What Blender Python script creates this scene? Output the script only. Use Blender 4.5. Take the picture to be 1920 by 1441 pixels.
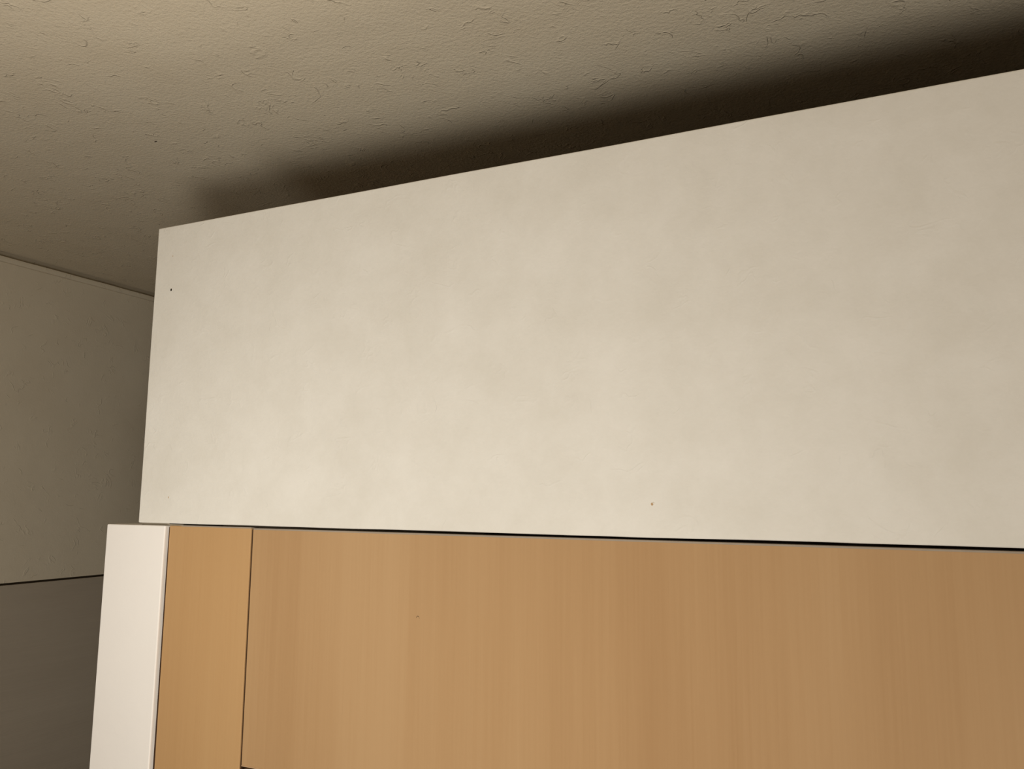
import bpy, bmesh, math, random
from mathutils import Vector, Matrix, noise

# ------------------------------------------------------------------ clear
for o in list(bpy.data.objects):
    bpy.data.objects.remove(o)
scene = bpy.context.scene
C = scene.collection

# ------------------------------------------------------------------ camera
# partition front lies in the plane Y = 0, X runs along it, Z is up, metres
F_PX, YAW, PITCH, ROLL = 1533.9, -0.44599, 0.13727, 0.0082
EYE = Vector((0.0, -1.13, 1.55))
cam_d = bpy.data.cameras.new('camera')
cam_d.sensor_fit = 'HORIZONTAL'
cam_d.sensor_width = 36.0
cam_d.lens = F_PX * 36.0 / 1920.0
cam_d.clip_start = 0.02
cam = bpy.data.objects.new('camera', cam_d)
C.objects.link(cam)
fw = Vector((math.sin(YAW) * math.cos(PITCH), math.cos(YAW) * math.cos(PITCH), math.sin(PITCH)))
r0 = Vector((math.cos(YAW), -math.sin(YAW), 0.0))
u0 = r0.cross(fw)
rr = r0 * math.cos(ROLL) + u0 * math.sin(ROLL)
uu = u0 * math.cos(ROLL) - r0 * math.sin(ROLL)
M3 = Matrix((rr, uu, -fw)).transposed()
cam.matrix_world = Matrix.Translation(EYE) @ M3.to_4x4()
scene.camera = cam

# ------------------------------------------------------------------ world, unseen fitted lights, exposure
world = bpy.data.worlds.new('world')
scene.world = world
world.use_nodes = True
world.node_tree.nodes['Background'].inputs[0].default_value = (1.0, 0.85, 0.66, 1)
world.node_tree.nodes['Background'].inputs[1].default_value = 0.0

FITTED_LIGHTS = [  # unseen lights added by brightness fit: name, position, watts, radius, (aim, cone angle)
    ('fitted_light_low', (0.50, -1.90, 0.60), 74.0, 0.20),
    ('fitted_light_right', (1.00, -2.00, 0.80), 22.0, 0.1),
    ('fitted_light_spot', (-0.22, -1.30, 1.20), 31.0, 0.13, (-1.35, 0.0, 1.52), 126),
    ('fitted_light_left', (-1.15, -0.64, 1.46), 5.6, 0.09),
]
for nm, loc, watts, rad, *aim in FITTED_LIGHTS:
    ld = bpy.data.lights.new(nm, 'SPOT' if aim else 'POINT')
    ld.energy = watts
    ld.color = (1.0, 0.94, 0.825)
    ld.shadow_soft_size = rad
    lo = bpy.data.objects.new(nm, ld)
    lo.location = loc
    if aim:                                     # aimed spot: target point, cone angle
        ld.spot_size = math.radians(aim[1])
        ld.spot_blend = 1.0
        lo.rotation_euler = (Vector(aim[0]) - Vector(loc)).to_track_quat('-Z', 'Y').to_euler()
    C.objects.link(lo)

vs = scene.view_settings
vs.view_transform = 'Standard'
vs.look = 'None'
vs.gamma = 1.0
vs.use_curve_mapping = False
vs.exposure = -0.05

# ------------------------------------------------------------------ materials
def new_mat(name):
    m = bpy.data.materials.new(name)
    m.use_nodes = True
    nt = m.node_tree
    return m, nt, nt.nodes['Principled BSDF']

def nd(nt, typ, **kw):
    n = nt.nodes.new(typ)
    for k, v in kw.items():
        setattr(n, k, v)
    return n

def coords(nt, scale=(1, 1, 1)):
    tc = nd(nt, 'ShaderNodeTexCoord')
    mp = nd(nt, 'ShaderNodeMapping')
    mp.inputs['Scale'].default_value = scale
    nt.links.new(tc.outputs['Object'], mp.inputs['Vector'])
    return mp.outputs['Vector']

def noise_tex(nt, vec, scale, detail=3.0, rough=0.55, dist=0.0):
    n = nd(nt, 'ShaderNodeTexNoise')
    n.inputs['Scale'].default_value = scale
    n.inputs['Detail'].default_value = detail
    n.inputs['Roughness'].default_value = rough
    n.inputs['Distortion'].default_value = dist
    nt.links.new(vec, n.inputs['Vector'])
    return n.outputs[0]

def ramp(nt, fac, stops):
    r = nd(nt, 'ShaderNodeValToRGB')
    els = r.color_ramp.elements
    while len(els) < len(stops):
        els.new(0.5)
    for e, (p, c) in zip(els, stops):
        e.position = p
        e.color = (*c, 1) if len(c) == 3 else c
    nt.links.new(fac, r.inputs['Fac'])
    return r.outputs['Color']

def math_n(nt, op, a, b=None, clamp=False):
    n = nd(nt, 'ShaderNodeMath', operation=op, use_clamp=clamp)
    for i, v in enumerate((a, b)):
        if v is None:
            continue
        if isinstance(v, (int, float)):
            n.inputs[i].default_value = v
        else:
            nt.links.new(v, n.inputs[i])
    return n.outputs[0]

def bump(nt, bsdf, height, strength, distance):
    b = nd(nt, 'ShaderNodeBump')
    b.inputs['Strength'].default_value = strength
    b.inputs['Distance'].default_value = distance
    nt.links.new(height, b.inputs['Height'])
    nt.links.new(b.outputs['Normal'], bsdf.inputs['Normal'])

def plaster(name, c_lo, c_hi, mottle_scale, fine, ridges, worm=1.0):
    """trowelled plaster: cloudy tone, fine grain, patches of worm-like trowel ridges"""
    m, nt, b = new_mat(name)
    v = coords(nt)
    cl = noise_tex(nt, v, mottle_scale, 6.0, 0.68, 0.15)
    nt.links.new(ramp(nt, cl, [(0.32, c_lo), (0.68, c_hi)]), b.inputs['Base Color'])
    b.inputs['Roughness'].default_value = 0.92
    b.inputs['Specular IOR Level'].default_value = 0.15
    grain = noise_tex(nt, v, 130.0, 2.0, 0.68)
    swell = noise_tex(nt, v, 9.0, 0.0, 0.5)
    # trowel ridges: thin broken worm lines, a few everywhere, more in worked-over patches
    w = noise_tex(nt, v, 17.0, 2.0, 0.55, 0.8)
    w = math_n(nt, 'ABSOLUTE', math_n(nt, 'SUBTRACT', w, 0.5))
    w = math_n(nt, 'SUBTRACT', 1.0, math_n(nt, 'MULTIPLY', w, 34.0), clamp=True)
    brk = noise_tex(nt, v, 24.0, 1.0, 0.5)
    brk = math_n(nt, 'MULTIPLY', math_n(nt, 'SUBTRACT', brk, 0.54), 9.0, clamp=True)
    w = math_n(nt, 'MULTIPLY', w, brk)
    mask = noise_tex(nt, v, 7.0, 2.0, 0.65)
    mask = math_n(nt, 'MULTIPLY', math_n(nt, 'SUBTRACT', mask, 0.50), 5.0, clamp=True)
    rough = math_n(nt, 'MULTIPLY', noise_tex(nt, v, 75.0, 2.0, 0.65), mask)
    h = math_n(nt, 'MULTIPLY', grain, fine)
    h = math_n(nt, 'ADD', h, math_n(nt, 'MULTIPLY', w, ridges * worm))
    h = math_n(nt, 'ADD', h, math_n(nt, 'MULTIPLY', rough, ridges * 0.8))
    h = math_n(nt, 'ADD', h, math_n(nt, 'MULTIPLY', swell, 0.6))
    bump(nt, b, h, 1.0, 0.001)
    return m

def wood(name, c0, c1, c2, along='Z', rough=0.6, spec=0.12, grain_bump=0.12):
    """straight-grained veneer: fine long streaks plus slow tonal bands"""
    m, nt, b = new_mat(name)
    k = {'Z': (1, 1, 0.02), 'Y': (1, 0.03, 1)}[along]
    v = coords(nt, k)
    v2 = coords(nt, {'Z': (1, 1, 0.16), 'Y': (1, 0.2, 1)}[along])
    band = noise_tex(nt, v2, 3.4, 2.0, 0.5)
    streak = noise_tex(nt, v, 30.0, 4.0, 0.65)
    pore = noise_tex(nt, v, 240.0, 2.0, 0.5)
    s = math_n(nt, 'ADD', math_n(nt, 'MULTIPLY', band, 0.70), math_n(nt, 'MULTIPLY', streak, 0.20))
    s = math_n(nt, 'ADD', s, math_n(nt, 'MULTIPLY', pore, 0.10))
    nt.links.new(ramp(nt, s, [(0.34, c0), (0.5, c1), (0.66, c2)]), b.inputs['Base Color'])
    b.inputs['Roughness'].default_value = rough
    b.inputs['Specular IOR Level'].default_value = spec
    if grain_bump:
        h = math_n(nt, 'ADD', pore, math_n(nt, 'MULTIPLY', streak, 0.6))
        bump(nt, b, h, grain_bump, 0.001)
    return m

def plain(name, col, rough=0.7, spec=0.2):
    m, nt, b = new_mat(name)
    v = coords(nt)
    n = noise_tex(nt, v, 40.0, 3.0)
    lo = tuple(x * 0.9 for x in col)
    nt.links.new(ramp(nt, n, [(0.3, lo), (0.7, col)]), b.inputs['Base Color'])
    b.inputs['Roughness'].default_value = rough
    b.inputs['Specular IOR Level'].default_value = spec
    return m

MAT = dict(
    ceiling=plaster('ceiling_plaster', (0.725, 0.642, 0.505), (0.765, 0.687, 0.55), 5.0, 2.2, 1.5),
    bulkhead=plaster('partition_plaster', (0.728, 0.708, 0.662), (0.792, 0.777, 0.742), 9.0, 0.45, 0.28),
    pier=plaster('pier_plaster', (0.895, 0.87, 0.855), (0.915, 0.89, 0.875), 5.0, 0.15, 0.05),
    wall=plaster('wall_plaster', (0.725, 0.642, 0.505), (0.765, 0.687, 0.55), 4.0, 0.45, 0.9),
    beech=wood('beech_veneer', (0.41, 0.248, 0.122), (0.455, 0.286, 0.147), (0.49, 0.318, 0.170)),
    beech_warm=wood('beech_veneer_warm', (0.475, 0.285, 0.132), (0.505, 0.31, 0.148), (0.53, 0.335, 0.165)),
    beech_edge=wood('beech_edge_band', (0.46, 0.30, 0.17), (0.50, 0.34, 0.20), (0.54, 0.38, 0.23)),
    carcass_gap_shade=plain('dark_carcass_gap_shade', (0.045, 0.022, 0.010)),  # cabinet inside and plinth; also paints the shade in the front gaps
    grey_wood=wood('grey_wood', (0.43, 0.37, 0.295), (0.48, 0.415, 0.335), (0.52, 0.455, 0.37), along='Y', rough=0.6, spec=0.2, grain_bump=0.6),
    groove=plain('groove_dark', (0.05, 0.035, 0.02)),
    floor=wood('floor_wood', (0.07, 0.042, 0.024), (0.09, 0.054, 0.03), (0.11, 0.066, 0.037), along='Y', grain_bump=0),
    dark_panel=wood('dark_wood_panel', (0.08, 0.055, 0.035), (0.10, 0.068, 0.043), (0.12, 0.083, 0.053), grain_bump=0),
    pin=plain('pale_pin', (0.85, 0.82, 0.75), 0.35, 0.5),
    mortar=plain('mortar', (0.30, 0.26, 0.20), 0.9, 0.1),
    edge_grey=plain('edge_band_grey', (0.36, 0.30, 0.24), 0.6, 0.2),
    hole=plain('hole_dark', (0.03, 0.02, 0.012)),
)

# ------------------------------------------------------------------ helpers
def link(name, bm, mat, parent=None, smooth=False):
    me = bpy.data.meshes.new(name)
    bmesh.ops.recalc_face_normals(bm, faces=bm.faces)
    bm.to_mesh(me)
    bm.free()
    me.materials.append(MAT[mat])
    if smooth:
        for p in me.polygons:
            p.use_smooth = True
    o = bpy.data.objects.new(name, me)
    C.objects.link(o)
    if parent:
        o.parent = parent
    return o

def box_bm(x0, x1, y0, y1, z0, z1, bev=0.0, seg=3):
    bm = bmesh.new()
    bmesh.ops.create_cube(bm, size=1.0)
    for v in bm.verts:
        v.co = Vector(((x0 + x1) / 2 + v.co.x * (x1 - x0), (y0 + y1) / 2 + v.co.y * (y1 - y0), (z0 + z1) / 2 + v.co.z * (z1 - z0)))
    if bev:
        bmesh.ops.bevel(bm, geom=list(bm.edges), offset=bev, segments=seg, profile=0.5, affect='EDGES')
    return bm

def slice_x(bm, xs):
    for x in xs:
        bmesh.ops.bisect_plane(bm, geom=list(bm.verts) + list(bm.edges) + list(bm.faces), plane_co=(x, 0, 0), plane_no=(1, 0, 0))

def slice_y(bm, ys):
    for y in ys:
        bmesh.ops.bisect_plane(bm, geom=list(bm.verts) + list(bm.edges) + list(bm.faces), plane_co=(0, y, 0), plane_no=(0, 1, 0))

def slice_z(bm, zs):
    for z in zs:
        bmesh.ops.bisect_plane(bm, geom=list(bm.verts) + list(bm.edges) + list(bm.faces), plane_co=(0, 0, z), plane_no=(0, 0, 1))

def tag(o, label, cat=None, kind=None, group=None):
    o['label'] = label
    if cat:
        o['category'] = cat
    if kind:
        o['kind'] = kind
    if group:
        o['group'] = group
    return o

# ------------------------------------------------------------------ room shell
XL, XR, YB, YF, ZC = -2.86, 2.60, -3.60, 4.40, 2.40
PAN_Z = 1.235                                   # top of the grey panelling on the left wall

tag(link('floor', box_bm(XL - 0.1, XR + 0.1, YB - 0.1, YF + 0.1, -0.1, 0.0), 'floor'),
    'brown wooden floor of the room below the partition', 'floor', 'structure')
tag(link('ceiling', box_bm(XL - 0.1, XR + 0.1, YB - 0.1, YF + 0.1, ZC, ZC + 0.1), 'ceiling'),
    'rough trowelled plaster ceiling running on behind the partition', 'ceiling', 'structure')
tag(link('wall_right', box_bm(XR, XR + 0.1, YB, YF, 0.0, ZC), 'dark_panel'),
    'dark wood panelled wall at the right end of the room', 'wall', 'structure')
tag(link('wall_back', box_bm(XL - 0.1, XR + 0.1, YB - 0.1, YB, 0.0, ZC), 'dark_panel'),
    'dark wood panelled wall facing the partition front', 'wall', 'structure')
tag(link('wall_far', box_bm(XL - 0.1, XR + 0.1, YF, YF + 0.1, 0.0, ZC), 'dark_panel'),
    'dark wood panelled wall far behind the partition', 'wall', 'structure')

# left wall: plaster above, one grey wooden panel below a dark shadow gap
wl = tag(link('wall_left', box_bm(XL - 0.1, XL, YB, YF, PAN_Z + 0.004, ZC - 0.015), 'wall'),
         'shaded plaster side wall beyond the partition with grey wood panelling below', 'wall', 'structure')
bm = box_bm(XL - 0.1, XL - 0.001, YB + 0.002, YF - 0.002, 0.002, PAN_Z - 0.004, 0.001, 1)
tag(link('panel', bm, 'grey_wood', wl), 'dull grey wood panel with fine horizontal grain')
link('groove_backing', box_bm(XL - 0.1, XL - 0.014, YB + 0.002, YF - 0.002, PAN_Z - 0.004, PAN_Z + 0.004), 'groove', wl)

link('recess_backing', box_bm(XL - 0.1, XL - 0.022, YB + 0.002, YF - 0.002, ZC - 0.015, ZC), 'wall', wl)

# narrow uneven cornice strip under the ceiling on the left wall
bm = box_bm(XL - 0.004, XL + 0.010, YB + 0.002, YF - 0.002, ZC - 0.034, ZC - 0.0145, 0.002, 2)
slice_y(bm, [YB + 0.002 + i * 0.04 for i in range(1, 199)])
for v in bm.verts:
    j = noise.noise(Vector((3.1, v.co.y * 7.0, 0.4))) * 0.0022 + noise.noise(Vector((1.7, v.co.y * 21.0, 2.2))) * 0.001
    v.co.z += j if v.co.z > ZC - 0.02 else j * 0.5
tag(link('trim_1', bm, 'wall', smooth=True), 'narrow plaster cornice strip between the ceiling and the shaded side wall', 'trim', 'structure')

# ------------------------------------------------------------------ partition: plaster bulkhead on a white pier
BX0, BX1, BZ0, BZ1, BT = -1.3345, XR - 0.002, 1.4965, 2.0822, 0.14
bm = box_bm(BX0, BX1, 0.0, BT, BZ0, BZ1, 0.0025, 3)
slice_x(bm, [BX0 + 0.02 + i * 0.03 for i in range(0, 130)])
slice_z(bm, [1.53, 1.62, 1.74, 1.86, 1.98, 2.06])
for v in bm.verts:
    n1 = noise.noise(Vector((v.co.x * 4.0, 0.3, 5.1)))
    n2 = noise.noise(Vector((v.co.x * 14.0, 2.3, 1.1)))
    if v.co.z < 1.505:
        v.co.z += 0.0010 * n1 + 0.0004 * n2
    elif v.co.z > 2.07:
        v.co.z += 0.0008 * n1
    if v.co.x < BX0 + 0.004:
        v.co.x += 0.0007 * noise.noise(Vector((0.4, 1.9, v.co.z * 6.0)))
wp = tag(link('wall_partition', bm, 'bulkhead', smooth=False),
         'broad cream plaster upper face of the partition, stopping short of the ceiling', 'wall', 'structure')

PX0, PX1, PY = -1.4127, -1.2560, -0.006
bm = box_bm(PX0, PX1, PY, BT + 0.006, 0.0, BZ0 - 0.004, 0.0022, 3)
slice_z(bm, [0.2 * i for i in range(1, 8)] + [1.45, 1.48])
for v in bm.verts:
    if v.co.x > PX1 - 0.004:
        v.co.x += 0.0010 * noise.noise(Vector((2.4, 0.9, v.co.z * 5.0))) - 0.0022 * min(1.0, (BZ0 - v.co.z) / 0.42)
tag(link('wall_pier', bm, 'pier'), 'smooth white plaster end pier left of the beech cabinet, under the cream partition', 'wall', 'structure')
# mortar bed between pier and bulkhead
link('mortar_joint', box_bm(BX0 + 0.004, PX1 - 0.002, 0.006, BT - 0.006, BZ0 - 0.0065, BZ0 + 0.002), 'mortar', wp)

# dark fleck stuck to the ceiling
fl = box_bm(-1.604, -1.597, 0.198, 0.2005, ZC - 0.0012, ZC + 0.001, 0.0005, 1)
link('fleck', fl, 'hole', bpy.data.objects['ceiling'])

# small marks on the plaster face
def disc(name, x, z, rx, rz, mat, parent, y=0.0, dome=0.0, rot=0.0):
    bm = bmesh.new()
    n = 14
    ring = []
    for i in range(n):
        a = 2 * math.pi * i / n
        px, pz = rx * math.cos(a), rz * math.sin(a)
        ring.append(bm.verts.new((x + px * math.cos(rot) - pz * math.sin(rot), y - 0.0003, z + px * math.sin(rot) + pz * math.cos(rot))))
    back = [bm.verts.new((v.co.x, y + 0.002, v.co.z)) for v in ring]
    c = bm.verts.new((x, y - 0.0003 - dome, z))
    for i in range(n):
        bm.faces.new((ring[i], ring[(i + 1) % n], c))
        bm.faces.new((ring[i], back[i], back[(i + 1) % n], ring[(i + 1) % n]))
    return link(name, bm, mat, parent)

disc('nail_hole', -1.2876, 1.9506, 0.0019, 0.0026, 'hole', wp)
disc('nail_hole', -1.2894, 2.0193, 0.0008, 0.0010, 'beech_edge', wp)
disc('nail_hole', -1.2582, 1.5451, 0.0008, 0.0018, 'beech_edge', wp)
disc('pin_head', -0.3190, 1.5440, 0.0014, 0.0014, 'pin', wp, dome=0.0014)
disc('nail_hole', -0.3212, 1.5425, 0.0017, 0.0020, 'beech_edge', wp)

# ------------------------------------------------------------------ built-in cabinet below the bulkhead
WX0, SX, WY = -1.2512, -1.0495, 0.001
TOP = BZ0 - 0.0048
root = bpy.data.objects.new('built_in_cabinet', None)
C.objects.link(root)
root.location = (0, 0, 0)
tag(root, 'beech veneer built-in cabinet under the cream plaster partition', 'cabinet')
CXR = XR - 0.002
link('body', box_bm(WX0 + 0.002, CXR, 0.026, 0.138, 0.0, TOP - 0.014), 'carcass_gap_shade', root)

def front(name, x0, x1, z0, z1, parent=root, y=WY, th=0.020, label=None, mat='beech'):
    bm = box_bm(x0, x1, y, y + th, z0, z1, 0.0011, 2)
    o = link(name, bm, mat, parent)
    if label:
        o['label'] = label
    return o

front('filler_strip', WX0, SX - 0.0018, 0.06, TOP + 0.0010, label='narrow orange beech strip beside the white pier', mat='beech_warm')
DZ0 = 1.55 - 0.4565
door = front('door', SX + 0.0018, 0.62, DZ0, TOP - 0.0008, y=WY + 0.0008, label='wide beech cabinet door with vertical grain')
front('door', 0.6235, CXR, DZ0, TOP - 0.0008, y=WY + 0.0008)
front('door', SX + 0.0018, 0.62, 0.06, DZ0 - 0.007)
front('door', 0.6235, CXR, 0.06, DZ0 - 0.007)
for x0, x1 in ((WX0 - 0.0065, WX0 + 0.0005), (SX - 0.0024, SX + 0.0024)):   # solid dark strips paint in the shade of gaps beside and between the fronts
    link('gap_shade_strip', box_bm(x0, x1, WY + 0.0028, WY + 0.026, 0.06, TOP - 0.002), 'carcass_gap_shade', root)
link('caulk', box_bm(PX1 + 0.0005, -1.219, 0.003, 0.10, TOP + 0.0011, BZ0 - 0.0012), 'mortar', root)
link('edge_band', box_bm(WX0 + 0.030, SX - 0.0020, WY - 0.0001, WY + 0.0195, TOP - 0.0004, TOP + 0.0022, 0.0005, 1), 'edge_grey', root)
link('edge_band', box_bm(SX + 0.0022, 0.6194, WY + 0.0007, WY + 0.0203, TOP - 0.0022, TOP + 0.0009, 0.0006, 1), 'edge_grey', door)
link('plinth', box_bm(WX0, CXR, 0.020, 0.030, 0.0, 0.057), 'carcass_gap_shade', root)
link('edge_band', box_bm(SX + 0.0022, 0.6194, WY + 0.0003, WY + 0.019, DZ0 - 0.0012, DZ0 + 0.0006, 0.0003, 1), 'beech_edge', door)

# tiny hooked scratch on the door
bm = bmesh.new()
pts = [(-0.0036, -0.0012), (-0.0024, 0.0010), (-0.0004, 0.0018), (0.0014, 0.0008), (0.0022, -0.0018)]
fr, bk = [], []
for i, (a, b_) in enumerate(pts):
    for s in (-1, 1):
        fr.append(bm.verts.new((-0.7012 + a, WY + 0.0006, 1.3626 + b_ + s * 0.00035)))
        bk.append(bm.verts.new((-0.7012 + a, WY + 0.0012, 1.3626 + b_ + s * 0.00035)))
for i in range(len(pts) - 1):
    k = 2 * i
    bm.faces.new((fr[k], fr[k + 2], fr[k + 3], fr[k + 1]))
    bm.faces.new((fr[k], bk[k], bk[k + 2], fr[k + 2]))
    bm.faces.new((fr[k + 1], fr[k + 3], bk[k + 3], bk[k + 1]))
link('scratch', bm, 'groove', door)
